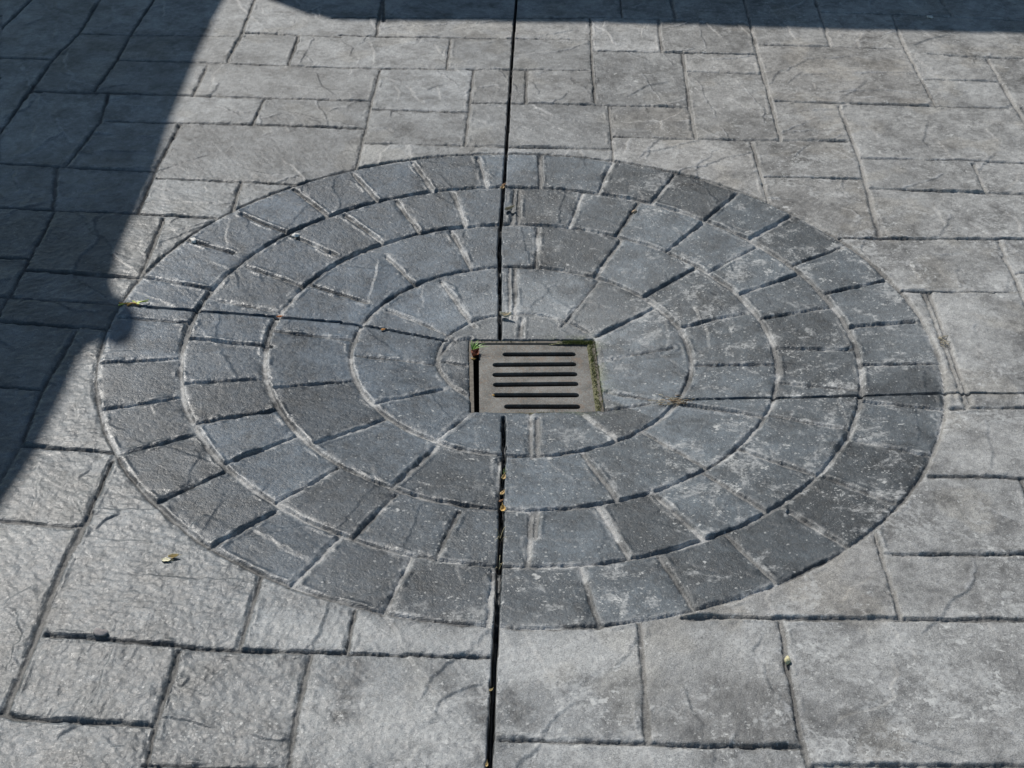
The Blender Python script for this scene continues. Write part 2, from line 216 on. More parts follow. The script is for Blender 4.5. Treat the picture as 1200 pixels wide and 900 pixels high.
# individual cleft edges seen in the slabs: a sharp little step that fades away on one side
led_rng = random.Random(21)
LM = np.zeros_like(X)
for pl in LEDGES:
    amp = .0021*led_rng.uniform(.7, 1.3); side = led_rng.choice((-1, 1)); 
    xs_, ys_ = [q_[0] for q_ in pl], [q_[1] for q_ in pl]
    s = block(min(xs_), min(ys_), max(xs_), max(ys_), .09)
    px = X[s]+.010*(fbm(X[s]*24, Y[s]*24, 91, 3)-.5); py = Y[s]+.010*(fbm(X[s]*24, Y[s]*24, 92, 3)-.5)
    best = np.full(px.shape, 9.0); sgn = np.zeros(px.shape); endf = np.ones(px.shape); n_ = len(pl)-1
    for k_, (a, b) in enumerate(zip(pl[:-1], pl[1:])):
        dx, dy = b[0]-a[0], b[1]-a[1]; L_ = math.hypot(dx, dy)+1e-9
        tr = ((px-a[0])*dx+(py-a[1])*dy)/L_**2; t = np.clip(tr, 0, 1)
        d = np.hypot(px-a[0]-t*dx, py-a[1]-t*dy); c_ = (dx*(py-a[1])-dy*(px-a[0]))/L_
        m = d < best; best = np.where(m, d, best); sgn = np.where(m, np.sign(c_), sgn)
        pos = (k_+t)/n_; endf = np.where(m, sst(0, .18, pos)*sst(1, .82, pos), endf)
    sd = best*sgn*side
    step = np.where(sd > 0, np.exp(-sd/.030), -.35*np.exp(sd/.012))*sst(.0, .0022, np.abs(sd))
    rel[s] += amp*endf*step
    LM[s] = np.maximum(LM[s], endf*np.exp(-best/.003))
# broken, slightly rounded arrises with chips and burrs
nearj = np.exp(-np.maximum(DJ-.006, 0)/.007)
rel += nearj*(-.0012 + .0055*(fbm(X*60, Y*60, 48, 3)-.48)*(.4+width_n))
rel += .0016*sst(.020, .012, DJ)*sst(.006, .011, DJ)*sst(.5, .7, fbm(X*22, Y*22, 49, 2))
Z = zbase(X, Y) + fine*(rel*(1-M*.6) - G + .0012*M*rough*2)
Z = Z - fine*SG

# recess for the drain -----------------------------------------------------
cg, sg = math.cos(-GYAW), math.sin(-GYAW)
gxl = (X-GC[0])*cg-(Y-GC[1])*sg; gyl = (X-GC[0])*sg+(Y-GC[1])*cg
gd = np.maximum(np.abs(gxl), np.abs(gyl)) + .0022*(fbm(X*110, Y*110, 60, 2)-.5)
Z = Z - .0025*np.exp(-np.maximum(gd-GH, 0)/.006)
Z = np.where(gd < GH, -.067-.055, Z)
hole = gd < GH-.010

# colour -------------------------------------------------------------------
def col3(r, g, b): return np.array([r, g, b])
A = np.ones(X.shape+(3,))
tone = hid(7)
pav = (.220+.095*(tone-.5))[..., None]*col3(1.0, 1.0, .99)
warm = ((hid(8)-.5)*.03)[..., None]*col3(1, 0, -1)
pav = pav*(1+warm)
tint = sst(-.2, .8, X)[..., None]
pav = pav*(1-tint)*col3(.98, 1.0, 1.015)+pav*tint*col3(1.015, 1.0, .975)
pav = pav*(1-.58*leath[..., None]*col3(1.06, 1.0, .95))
pav = pav*(1+.10*sst(.3, 1.2, X)[..., None]*sst(-1.5, -.3, Y)[..., None])
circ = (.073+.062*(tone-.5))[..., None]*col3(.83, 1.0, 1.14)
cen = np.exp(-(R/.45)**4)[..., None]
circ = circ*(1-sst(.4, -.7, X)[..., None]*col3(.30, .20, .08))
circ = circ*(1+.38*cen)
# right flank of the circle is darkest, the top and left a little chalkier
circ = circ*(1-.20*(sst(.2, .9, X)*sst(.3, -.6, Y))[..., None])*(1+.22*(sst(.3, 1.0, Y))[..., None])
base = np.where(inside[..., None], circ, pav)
cloud = fbm(X*5, Y*5, 70, 5, .6); cl2 = fbm(X*17, Y*17, 71, 4, .6); cl3 = fbm(X*70, Y*70, 72, 3, .6)
base = base*(1+.75*(cloud-.5)+1.0*(cl2-.5)+.75*(cl3-.5))[..., None]*(1-.12*LM)[..., None]
# cleft shading put into the colour: darker edge line, toned raised side
base = base*(1-.07*(1-sst(.0, .12, fr))+.10*np.clip(cleft, 0, 1)*(hid(9)-.3))[..., None]
# chalk rubbed along the lips of the cleft ledges
lip = lipm*sst(.45, .6, fbm(X*20, Y*20, 78, 3))*np.where(inside, .10, .55)*(1-.8*leath)*near
base = base*(1-lip[..., None])+.40*lip[..., None]
# efflorescence: chalky clouds
def blob(cx, cy, rx, ry): return np.exp(-(((X-cx)/rx)**2+((Y-cy)/ry)**2))
eff = .9*blob(.08, -1.08, .17, .07)+.8*blob(-.22, -1.25, .2, .09)+.7*blob(.2, -1.30, .16, .04)+.6*blob(.42, -1.05, .14, .08)
eff += .7*blob(.72, -1.02, .12, .08)+.5*blob(.62, -1.36, .25, .06)+.5*blob(-.25, -1.03, .25, .05)+.35*blob(1.15, .1, .3, .3)+.4*blob(.98, -.6, .2, .2)+.4*blob(-.42, 1.0, .12, .06)+.35*blob(0, .1, .25, .25)
eff = 1.25*eff*sst(.40, .60, .5*cl2+.5*cloud+.22*eff)
base = base*(1-.5*eff[..., None])+.44*.5*eff[..., None]*col3(1, 1, .97)
# faint tan stains
tan = sst(.60, .72, fbm(X*6.5, Y*6.5, 77, 3))*np.where(inside, .2, 1)*.22
base = base*(1-tan[..., None])+base*tan[..., None]*col3(1.12, 1.0, .82)
soil = sst(.50, .66, fbm(X*7, Y*7, 85, 4))
# joints are filled with pale grit; arrises worn pale inside the circle
dust_shade = np.where(inside[..., None], ((.18+.24*sst(.45, .6, cl2))[..., None]*col3(1.0, 1.0, .98)), (.13+.12*sst(-.2, .9, X))[..., None]*col3(1.02, 1.0, .95))  # outer fill darkens to the left: dirt plus painted joint shade
dust_shade = dust_shade*((.75+.5*cl3)*(1-.55*soil))[..., None]
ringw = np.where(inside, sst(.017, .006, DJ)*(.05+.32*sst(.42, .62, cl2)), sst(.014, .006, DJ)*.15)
base = base*(1-ringw[..., None])+dust_shade*1.06*ringw[..., None]
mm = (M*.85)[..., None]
base = base*(1-mm)+dust_shade*mm
deep = sst(.003, .006, G)*np.where(inside, .25, .45)  # deep joint floors darkened in colour: soil plus painted occlusion
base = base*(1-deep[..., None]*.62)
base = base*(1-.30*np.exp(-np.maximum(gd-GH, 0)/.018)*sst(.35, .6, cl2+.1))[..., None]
lichen = np.exp(-np.maximum(gd-GH, 0)/.012)*sst(.45, .62, fbm(X*40, Y*40, 80, 3))*sst(.0, .12, gxl)*.7
base = base*(1-lichen[..., None])+lichen[..., None]*col3(.10, .12, .04)
base = base*(1-SM[..., None]*.93)
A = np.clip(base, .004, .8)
# third channel set: speck density, gloss, joint
speck = np.clip(.08+.66*sst(-.6, .6, X)+.35*blob(.3, -1.2, .7, .30)*1.8-.25*sst(.6, 1.6, Y), 0, 1)
speck = np.where(inside, np.clip(speck+.35*nearj, 0, 1), np.clip(speck*1.15, 0, 1))*(1-.7*M)*(1-SM)
lf = sst(.3, -.8, X)
gloss = np.clip(np.where(inside, .40+.22*lf, .12)+.48*leath, 0, 1)*(1-.8*M)

# ------------------------------------------------------------------ materials
def new_mat(name):
    m = bpy.data.materials.new(name); m.use_nodes = True
    nt = m.node_tree; return m, nt, nt.nodes['Principled BSDF']
def N(nt, t, **kw):
    n = nt.nodes.new(t)
    for k, v in kw.items():
        if k in n.inputs: n.inputs[k].default_value = v
        else: setattr(n, k, v)
    return n
def lk(nt, a, b): nt.links.new(a, b)
def math_n(nt, op, a, b=None, c=None):
    n = nt.nodes.new('ShaderNodeMath'); n.operation = op
    for i, v in enumerate((a, b, c)):
        if v is None: continue
        if isinstance(v, (int, float)): n.inputs[i].default_value = v
        else: nt.links.new(v, n.inputs[i])
    return n.outputs[0]
def ramp(nt, src, a, b, lo=0., hi=1.):
    n = nt.nodes.new('ShaderNodeMapRange'); n.interpolation_type = 'SMOOTHSTEP'
    nt.links.new(src, n.inputs[0]); n.inputs[1].default_value = a; n.inputs[2].default_value = b
    n.inputs[3].default_value = lo; n.inputs[4].default_value = hi; return n.outputs[0]
def mixc(nt, f, a, b, mode='MIX'):
    n = nt.nodes.new('ShaderNodeMix'); n.data_type = 'RGBA'; n.blend_type = mode
    for k, v in ((0, f), (6, a), (7, b)):
        if isinstance(v, (int, float)): n.inputs[k].default_value = v
        elif isinstance(v, tuple): n.inputs[k].default_value = v
        else: nt.links.new(v, n.inputs[k])
    return n.outputs[2]

def concrete_mat():
    m, nt, b = new_mat('stamped concrete')
    at = N(nt, 'ShaderNodeAttribute', attribute_name='col'); ax = N(nt, 'ShaderNodeAttribute', attribute_name='aux')
    sep = nt.nodes.new('ShaderNodeSeparateColor'); lk(nt, ax.outputs['Color'], sep.inputs[0])
    co = nt.nodes.new('ShaderNodeTexCoord').outputs['Object']
    def noise(sc, det=4., rg=.6, dist=0., off=0.):
        n = N(nt, 'ShaderNodeTexNoise', Scale=sc, Detail=det, Roughness=rg, Distortion=dist)
        mp = N(nt, 'ShaderNodeMapping'); mp.inputs['Location'].default_value = (off, off*.7, off*.3)
        lk(nt, co, mp.inputs[0]); lk(nt, mp.outputs[0], n.inputs['Vector']); return n.outputs[0]
    grain = noise(430, 4, .7); mid = noise(95, 5, .65, .3, 3.)
    base = mixc(nt, 1., at.outputs['Color'], mixc(nt, ramp(nt, grain, .3, .7), (.60, .60, .60, 1), (1.40, 1.40, 1.40, 1)), 'MULTIPLY')
    base = mixc(nt, 1., base, mixc(nt, ramp(nt, mid, .3, .7), (.84, .84, .85, 1), (1.16, 1.16, 1.15, 1)), 'MULTIPLY')
    # chalky flecks in three sizes, gathered in drifts
    drift = noise(4.5, 3, .6, 0, 7.); drift2 = noise(22, 3, .6, 0, 9.)
    dens = math_n(nt, 'MULTIPLY', ramp(nt, drift, .36, .62), sep.outputs[0])
    dens = math_n(nt, 'MULTIPLY', math_n(nt, 'ADD', dens, .07), ramp(nt, drift2, .30, .6, .3, 1.))
    def flakes(scale, rmax, thr, off):
        dn = N(nt, 'ShaderNodeTexNoise', Scale=scale*2.2, Detail=3., Roughness=.6); lk(nt, co, dn.inputs['Vector'])
        vm = N(nt, 'ShaderNodeVectorMath', operation='MULTIPLY_ADD'); lk(nt, dn.outputs['Color'], vm.inputs[0]); vm.inputs[1].default_value = (1.1/scale,)*3; lk(nt, co, vm.inputs[2])
        ad = N(nt, 'ShaderNodeVectorMath', operation='ADD'); lk(nt, vm.outputs[0], ad.inputs[0]); ad.inputs[1].default_value = (off, off, 0)
        fl_ = N(nt, 'ShaderNodeVectorMath', operation='MULTIPLY'); lk(nt, ad.outputs[0], fl_.inputs[0]); fl_.inputs[1].default_value = (1, 1, 0)
        v = N(nt, 'ShaderNodeTexVoronoi', Scale=scale); lk(nt, fl_.outputs[0], v.inputs['Vector'])
        sp_ = nt.nodes.new('ShaderNodeSeparateColor'); lk(nt, v.outputs['Color'], sp_.inputs[0])
        gate = math_n(nt, 'GREATER_THAN', math_n(nt, 'ADD', sp_.outputs[0], dens), thr)
        rad = math_n(nt, 'MULTIPLY', math_n(nt, 'POWER', sp_.outputs[1], 2.), rmax)
        return math_n(nt, 'MULTIPLY', gate, ramp(nt, math_n(nt, 'SUBTRACT', v.outputs['Distance'], rad), .04, -.04))
    f1 = flakes(150, .45, .95, 3.1); f3 = flakes(300, .50, .80, 1.3); f4 = flakes(24, .20, 1.16, 4.4)
    f2 = ramp(nt, math_n(nt, 'ADD', noise(48, 7, .72, .5, 2.), math_n(nt, 'MULTIPLY', dens, .11)), .675, .70)
    chalk = ramp(nt, math_n(nt, 'ADD', noise(13, 9, .72, .6, 6.), math_n(nt, 'MULTIPLY', dens, .14)), .59, .67)
    chalk = math_n(nt, 'MULTIPLY', chalk, ramp(nt, mid, .40, .58, .15, 1.))
    base = mixc(nt, math_n(nt, 'MULTIPLY', chalk, ramp(nt, sep.outputs[0], 0., .9, 0., .62)), base, (.44, .44, .43, 1))
    fm = math_n(nt, 'MAXIMUM', math_n(nt, 'MAXIMUM', math_n(nt, 'MULTIPLY', f1, .48), math_n(nt, 'MULTIPLY', f4, .75)), math_n(nt, 'MAXIMUM', math_n(nt, 'MULTIPLY', f2, .78), math_n(nt, 'MULTIPLY', f3, .22)))
    fm = math_n(nt, 'MULTIPLY', fm, ramp(nt, sep.outputs[0], 0., .2))
    base = mixc(nt, fm, base, (.52, .52, .50, 1))
    # dark pores
    pore = ramp(nt, noise(250, 2, .5, 0, 11.), .30, .36, .55, 0.)
    base = mixc(nt, pore, base, (.05, .055, .06, 1))
    lk(nt, base, b.inputs['Base Color'])
    rr = ramp(nt, mid, .3, .7, .50, .68)
    lk(nt, math_n(nt, 'SUBTRACT', rr, math_n(nt, 'MULTIPLY', sep.outputs[1], .27)), b.inputs['Roughness'])
    b.inputs['Specular IOR Level'].default_value = .5
    hgt = math_n(nt, 'ADD', math_n(nt, 'MULTIPLY', grain, ramp(nt, sep.outputs[1], 0., 1., .50, .12)), math_n(nt, 'ADD', math_n(nt, 'MULTIPLY', mid, ramp(nt, sep.outputs[1], 0., 1., 1.0, .45)), math_n(nt, 'MULTIPLY', noise(210, 3, .6, .6, 4.), ramp(nt, sep.outputs[1], 0., 1., .7, .3))))
    bp = N(nt, 'ShaderNodeBump', Strength=1.0, Distance=.0015); lk(nt, hgt, bp.inputs['Height']); lk(nt, bp.outputs[0], b.inputs['Normal'])
    return m
MC = concrete_mat()

def simple(name, c1, c2, sc=60., rough=.7, metal=0., bump=.001, spec=.5, det=4.):
    m, nt, b = new_mat(name)
    co = nt.nodes.new('ShaderNodeTexCoord').outputs['Object']
    n = N(nt, 'ShaderNodeTexNoise', Scale=sc, Detail=det, Roughness=.65); lk(nt, co, n.inputs['Vector'])
    lk(nt, mixc(nt, ramp(nt, n.outputs[0], .32, .68), c1+(1,), c2+(1,)), b.inputs['Base Color'])
    b.inputs['Roughness'].default_value = rough; b.inputs['Metallic'].default_value = metal; b.inputs['Specular IOR Level'].default_value = spec
    if bump:
        bp = N(nt, 'ShaderNodeBump', Strength=.8, Distance=bump); lk(nt, n.outputs[0], bp.inputs['Height']); lk(nt, bp.outputs[0], b.inputs['Normal'])
    return m

# ------------------------------------------------------------------ ground meshes
idx = np.arange(NX*NY).reshape(NY, NX)
q4 = np.stack([idx[:-1, :-1], idx[:-1, 1:], idx[1:, 1:], idx[1:, :-1]], -1).reshape(-1, 4)
fc_x = ((XS[:-1]+XS[1:])/2)[None, :].repeat(NY-1, 0); fc_y = ((YS[:-1]+YS[1:])/2)[:, None].repeat(NX-1, 1)
frad = np.hypot(fc_x, fc_y).ravel()
hv = hole.ravel(); keep = ~(hv[q4].all(1))
P = np.stack([X.ravel(), Y.ravel(), Z.ravel()], -1).astype(np.float32)
CA = np.concatenate([A.reshape(-1, 3), np.ones((NX*NY, 1))], 1).astype(np.float32)
AUX = np.stack([speck.ravel(), gloss.ravel(), M.ravel(), np.ones(NX*NY)], -1).astype(np.float32)
def ground_mesh(name, faces, label, cat):
    used = np.unique(faces); remap = np.full(NX*NY, -1, np.int64); remap[used] = np.arange(len(used))
    f = remap[faces].astype(np.int32); nf = len(f)
    me = bpy.data.meshes.new(name)
    me.vertices.add(len(used)); me.vertices.foreach_set('co', P[used].ravel())
    me.loops.add(nf*4); me.loops.foreach_set('vertex_index', f.ravel())
    me.polygons.add(nf); me.polygons.foreach_set('loop_start', np.arange(0, nf*4, 4, dtype=np.int32))
    me.polygons.foreach_set('use_smooth', np.ones(nf, bool))
    me.update(calc_edges=True)
    for an, dat in (('col', CA), ('aux', AUX)):
        a = me.attributes.new(an, 'FLOAT_COLOR', 'POINT'); a.data.foreach_set('color', dat[used].ravel())
    me.materials.append(MC)
    o = bpy.data.objects.new(name, me); C.objects.link(o)
    o['kind'] = 'structure'; o['label'] = label; o['category'] = cat
    return o
ground_mesh('paving', q4[keep & (frad >= 1.0)], 'pale grey stamped concrete paving in a rectangular ashlar slate pattern', 'paving')
ground_mesh('circular_paving', q4[keep & (frad < 1.0)], 'dark blue-grey stamped circle of wedge stones round the drain', 'paving')

# ------------------------------------------------------------------ helpers for things
def gz(x, y):
    """height of the paving surface under a point"""
    i = min(max(int(np.searchsorted(XS, x)), 0), NX-1); j = min(max(int(np.searchsorted(YS, y)), 0), NY-1)
    return float(Z[j, i])
def topz(x, y, r=.006):
    s = block(x-r, y-r, x+r, y+r, .001); return float(Z[s].max()) if Z[s].size else gz(x, y)
def mesh_obj(name, vs, fs, mat, parent=None, smooth=False, mats=None, mi=None):
    me = bpy.data.meshes.new(name); me.from_pydata([tuple(v) for v in vs], [], fs)
    for mt in (mats or [mat]): me.materials.append(mt)
    if mi: me.polygons.foreach_set('material_index', mi)
    if smooth: me.polygons.foreach_set('use_smooth', [True]*len(me.polygons))
    me.update(); o = bpy.data.objects.new(name, me); C.objects.link(o)
    if parent: o.parent = parent
    return o
def empty(name, loc, label, cat, rz=0., group=None):
    o = bpy.data.objects.new(name, None); o.empty_display_size = .05; C.objects.link(o)
    o.location = loc; o.rotation_euler = (0, 0, rz); tag(o, label, cat, group); return o
def tag(o, label, cat, group=None, kind=None):
    o['label'] = label; o['category'] = cat
    if group: o['group'] = group
    if kind: o['kind'] = kind
def box(vs, fs, x0, y0, z0, x1, y1, z1):
    b = len(vs); vs += [(x, y, z) for z in (z0, z1) for y in (y0, y1) for x in (x0, x1)]
    fs += [[b+i for i in f] for f in ((0, 2, 3, 1), (4, 5, 7, 6), (0, 1, 5, 4), (2, 6, 7, 3), (0, 4, 6, 2), (1, 3, 7, 5))]

# ------------------------------------------------------------------ drain
GZ = -.067
drain = empty('floor_drain', (GC[0], GC[1], GZ), 'square metal floor drain with six slots sunk in the centre of the stone circle', 'drain', GYAW)
def to_local(x, y):
    c, s = math.cos(-GYAW), math.sin(-GYAW); return ((x-GC[0])*c-(y-GC[1])*s, (x-GC[0])*s+(y-GC[1])*c)
def curve_plate(name, outer, holes, z, half, bevel, mat, parent):
    cu = bpy.data.curves.new(name, 'CURVE'); cu.dimensions = '2D'; cu.fill_mode = 'BOTH'; cu.extrude = half; cu.bevel_depth = bevel; cu.bevel_resolution = 1
    for pts in [outer]+holes:
        sp = cu.splines.new('POLY'); sp.points.add(len(pts)-1); sp.use_cyclic_u = True
        for p_, c_ in zip(sp.points, pts): p_.co = (c_[0], c_[1], 0, 1)
    tmp = bpy.data.objects.new(name+'_curve', cu); C.objects.link(tmp)
    dg = bpy.context.evaluated_depsgraph_get(); me = bpy.data.meshes.new_from_object(tmp.evaluated_get(dg)); 
    bpy.data.objects.remove(tmp); me.name = name; me.materials.clear(); me.materials.append(mat)
    o = bpy.data.objects.new(name, me); C.objects.link(o); o.parent = parent; o.location = (0, 0, z); return o
def plate_mat():
    m, nt, b = new_mat('weathered cast metal')
    co = nt.nodes.new('ShaderNodeTexCoord').outputs['Object']
    n1 = N(nt, 'ShaderNodeTexNoise', Scale=14., Detail=6., Roughness=.7); lk(nt, co, n1.inputs['Vector'])
    n2 = N(nt, 'ShaderNodeTexNoise', Scale=160., Detail=4., Roughness=.7); lk(nt, co, n2.inputs['Vector'])
    n3 = N(nt, 'ShaderNodeTexNoise', Scale=420., Detail=3.); lk(nt, co, n3.inputs['Vector'])
    c = mixc(nt, ramp(nt, n1.outputs[0], .35, .65), (.080, .078, .072, 1), (.18, .178, .168, 1))
    c = mixc(nt, ramp(nt, n2.outputs[0], .48, .66, 0, .75), c, (.13, .095, .07, 1))
    c = mixc(nt, ramp(nt, n3.outputs[0], .56, .66, 0, .6), c, (.32, .31, .28, 1))
    n4 = N(nt, 'ShaderNodeTexNoise', Scale=30., Detail=5., Roughness=.7); mp = N(nt, 'ShaderNodeMapping'); mp.inputs['Location'].default_value = (3, 5, 1); lk(nt, co, mp.inputs[0]); lk(nt, mp.outputs[0], n4.inputs['Vector'])
    c = mixc(nt, ramp(nt, n4.outputs[0], .54, .68, 0, .5), c, (.17, .12, .085, 1))
    lk(nt, c, b.inputs['Base Color']); b.inputs['Roughness'].default_value = .62; b.inputs['Metallic'].default_value = .25
    bp = N(nt, 'ShaderNodeBump', Strength=.7, Distance=.0008); lk(nt, n2.outputs[0], bp.inputs['Height']); lk(nt, bp.outputs[0], b.inputs['Normal'])
    return m
MP = plate_mat()
def slot(x0, x1, y0, y1, w):
    a = math.atan2(y1-y0, x1-x0); pts = []
    for k in range(9): t = a-math.pi/2+math.pi*k/8; pts.append((x1+w*math.cos(t)-w*math.cos(a), y1+w*math.sin(t)-w*math.sin(a)))
    for k in range(9): t = a+math.pi/2+math.pi*k/8; pts.append((x0+w*math.cos(t)+w*math.cos(a), y0+w*math.sin(t)+w*math.sin(a)))
    return pts
slots = []
for a, b in (((-.047, .027), (.136, .038)), ((-.070, -.020), (.137, -.006)), ((-.069, -.063), (.139, -.049)), ((-.066, -.105), (.141, -.090)), ((-.065, -.148), (.142, -.137)), ((-.037, -.193), (.144, -.184))):
    la, lb = to_local(*a), to_local(*b); slots.append(slot(la[0], lb[0], la[1], lb[1], .0098))
def rrect(x0, y0, x1, y1, r):
    pts = []
    for cx, cy, t0 in ((x1-r, y0+r, -90), (x1-r, y1-r, 0), (x0+r, y1-r, 90), (x0+r, y0+r, 180)):
        for k in range(4): t = math.radians(t0+30*k); pts.append((cx+r*math.cos(t), cy+r*math.sin(t)))
    return pts
plate = curve_plate('grate', rrect(-.1325, -.1525, .1385, .1435, .003), slots, -.0125, .0042, .0010, MP, drain)
plate.rotation_euler = (0, 0, math.radians(-.6))
MF = simple('rusty frame', (.10, .085, .07), (.19, .17, .14), 90, .8, .1, .0012)
frame = curve_plate('frame', rrect(-.156, -.156, .156, .156, .002), [list(reversed(rrect(-.1475, -.1475, .1475, .1475, .002)))], -.026, .0215, .0008, MF, drain)
MB_ = simple('dark basin concrete', (.010, .010, .010), (.03, .028, .025), 40, .7, 0, .002)  # near-black lining of the basin
vs, fs = [], []
h = .155; d0, d1 = -.045, -.48
vs = [(-h, -h, d0), (h, -h, d0), (h, h, d0), (-h, h, d0), (-h, -h, d1), (h, -h, d1), (h, h, d1), (-h, h, d1)]
fs = [(0, 4, 5, 1), (1, 5, 6, 2), (2, 6, 7, 3), (3, 7, 4, 0), (4, 7, 6, 5)]
mesh_obj('basin', vs, [f[::-1] for f in fs], MB_, drain)

# moss and silt packed between grate and frame, right side and top right corner
def silt_and_moss():
    M1 = simple('damp silt', (.10, .10, .045), (.22, .21, .12), 120, .95, 0, .002)
    M2 = simple('moss green', (.075, .10, .02), (.18, .21, .06), 300, .9, 0, 0)
    M3 = simple('moss olive', (.16, .16, .04), (.30, .28, .11), 300, .9, 0, 0)
    vs, fs, mi = [], [], []; r = random.Random(5)
    def strip(x0, y0, x1, y1, z, nx, ny):
        b = len(vs)
        for j in range(ny+1):
            for i in range(nx+1):
                e = min(i, nx-i)/nx
                vs.append((x0+(x1-x0)*i/nx, y0+(y1-y0)*j/ny, z-.004+.004*min(1, e*5)+r.uniform(-.0013, .0013)))
        for j in range(ny):
            for i in range(nx): a = b+j*(nx+1)+i; fs.append((a, a+1, a+nx+2, a+nx+1)); mi.append(0)
    strip(.137, -.15, .1530, .150, -.0035, 8, 130)
    strip(.04, .1415, .150, .1545, -.0035, 50, 7)
    strip(-.12, -.1545, .10, -.1500, -.0035, 90, 3)
    def tuft(cx, cy, n, sp, hh, z=-.004):
        for _ in range(n):
            x, y = cx+r.gauss(0, sp), cy+r.gauss(0, sp); a = r.uniform(0, 6.28); l = r.uniform(.35, 1)*hh; w = r.uniform(.0004, .0009); t = r.uniform(0, .8)*l
            b = len(vs); vs.extend([(x-w*math.cos(a), y-w*math.sin(a), z), (x+w*math.cos(a), y+w*math.sin(a), z), (x+t*math.sin(a)+w*.6, y-t*math.cos(a), z+l*.7), (x+t*math.sin(a)*1.5, y-t*math.cos(a)*1.5, z+l)])
            fs.append((b, b+1, b+2, b+3)); mi.append(r.choice((1, 1, 2)))
    for _ in range(110): tuft(r.uniform(.08, .150), .148+r.gauss(0, .002), 12, .0025, .006)
    for _ in range(120):
        y = .15-.30*r.random()**1.5; tuft(.148+r.gauss(0, .003), y, 9, .002, .0045)
    for _ in range(40): tuft(r.uniform(.0, .04), -.1525, 6, .002, .004)
    for _ in range(26): tuft(.1575+r.gauss(0, .001), r.uniform(-.14, .15), 8, .0018, .005, -.001)
    for _ in range(30): tuft(r.uniform(-.14, .02), .1525+r.gauss(0, .001), 5, .0015, .003)
    o = mesh_obj('moss', vs, fs, M1, None, False, [M1, M2, M3], mi)
    o.location = (GC[0], GC[1], GZ); o.rotation_euler = (0, 0, GYAW)
    tag(o, 'green moss and silt packed along the right and top edge of the drain', 'moss', kind='stuff')
silt_and_moss()

# ------------------------------------------------------------------ leaves, twigs, pebbles
def leaf(name, loc, L, W, col, label, rz=0., curl=.35, tilt=(0, 0), col2=None, group=None, cat='leaf'):
    m = simple(name+' surface', col, col2 or tuple(c*.6 for c in col), 250, .6, 0, .0004)
    vs, fs = [], []; n, k = 12, 6; r = random.Random(int(abs(loc[0]*1000)+abs(loc[1]*777)))
    ph = r.uniform(0, 3)
    for i in range(n+1):
        t = i/n; w = W*.5*(math.sin(math.pi*min(1, t*1.02)**.8)**.75 if 0 < t < 1 else .03)*(1+.12*math.sin(t*17+ph))
        for j in range(k+1):
            s = j/k*2-1
            vs.append((L*(t-.5), w*s, abs(s)**1.5*W*curl + curl*L*.7*(t-.45)**2*2 + .0005*math.sin(9*t+3*s) + .0006))
    for i in range(n):
        for j in range(k): a = i*(k+1)+j; fs.append((a, a+1, a+k+2, a+k+1))
    b = len(vs)                                          # stalk
    for i in range(5):
        for q_ in range(4):
            a = q_*math.pi/2; vs.append((L*.5+L*.07*i, .0004*math.cos(a), .0012+.0004*math.sin(a)+curl*L*.28+.0004*i))
    for i in range(4):
        for q_ in range(4): fs.append((b+i*4+q_, b+i*4+(q_+1) % 4, b+i*4+4+(q_+1) % 4, b+i*4+4+q_))
    o = mesh_obj(name, vs, fs, m, None, True)
    so = o.modifiers.new('thickness', 'SOLIDIFY'); so.thickness = .0004
    o.location = (loc[0], loc[1], (loc[2] if len(loc) > 2 else topz(loc[0], loc[1]))); o.rotation_euler = (tilt[0], tilt[1], rz)
    tag(o, label, cat, group); return o
def tube(name, pts, r0, r1, mat, parent=None):
    vs, fs = [], []; n = len(pts); pts = [Vector(p) for p in pts]
    for i, p in enumerate(pts):
        d = (pts[min(i+1, n-1)]-pts[max(i-1, 0)]).normalized(); u = d.cross(Vector((0, 0, 1)))
        u = (u if u.length > .1 else Vector((1, 0, 0))).normalized(); v = d.cross(u); r = r0+(r1-r0)*i/(n-1)
        for q_ in range(6): a = q_*math.pi/3; vs.append(p+u*r*math.cos(a)+v*r*math.sin(a))
    for i in range(n-1):
        for q_ in range(6): fs.append((i*6+q_, i*6+(q_+1) % 6, i*6+6+(q_+1) % 6, i*6+6+q_))
    fs += [tuple(range(6))[::-1], tuple(range((n-1)*6, n*6))]
    return mesh_obj(name, vs, fs, mat, parent, True)
def pebble(name, loc, s, c1, label, cat='pebble', group=None, squash=.6):
    m = simple(name+' stone', c1, tuple(c*.65 for c in c1), 300, .85, 0, .0008)
    r = random.Random(int(abs(loc[0]*913)+abs(loc[1]*371))); ph = [r.uniform(0, 6) for _ in range(6)]
    vs, fs = [], []; n, k = 9, 14
    for i in range(n+1):
        a = math.pi*i/n
        for j in range(k):
            b = 2*math.pi*j/k; x, y, z = math.sin(a)*math.cos(b), math.sin(a)*math.sin(b), math.cos(a)
            w = 1+.16*math.sin(3*x+ph[0]+2*y)+.12*math.sin(5*y+ph[1]-3*z)+.08*math.sin(9*x*z+ph[2])
            vs.append((s[0]*x*w, s[1]*y*w, s[1]*squash*z*w+s[1]*squash*.7))
    for i in range(n):
        for j in range(k): fs.append((i*k+j, (i+1)*k+j, (i+1)*k+(j+1) % k, i*k+(j+1) % k))
    o = mesh_obj(name, vs, fs, m, None, True); o.location = (loc[0], loc[1], loc[2] if len(loc) > 2 else topz(loc[0], loc[1])-.001)
    o.rotation_euler = (0, 0, r.uniform(0, 3)); tag(o, label, cat, group); return o

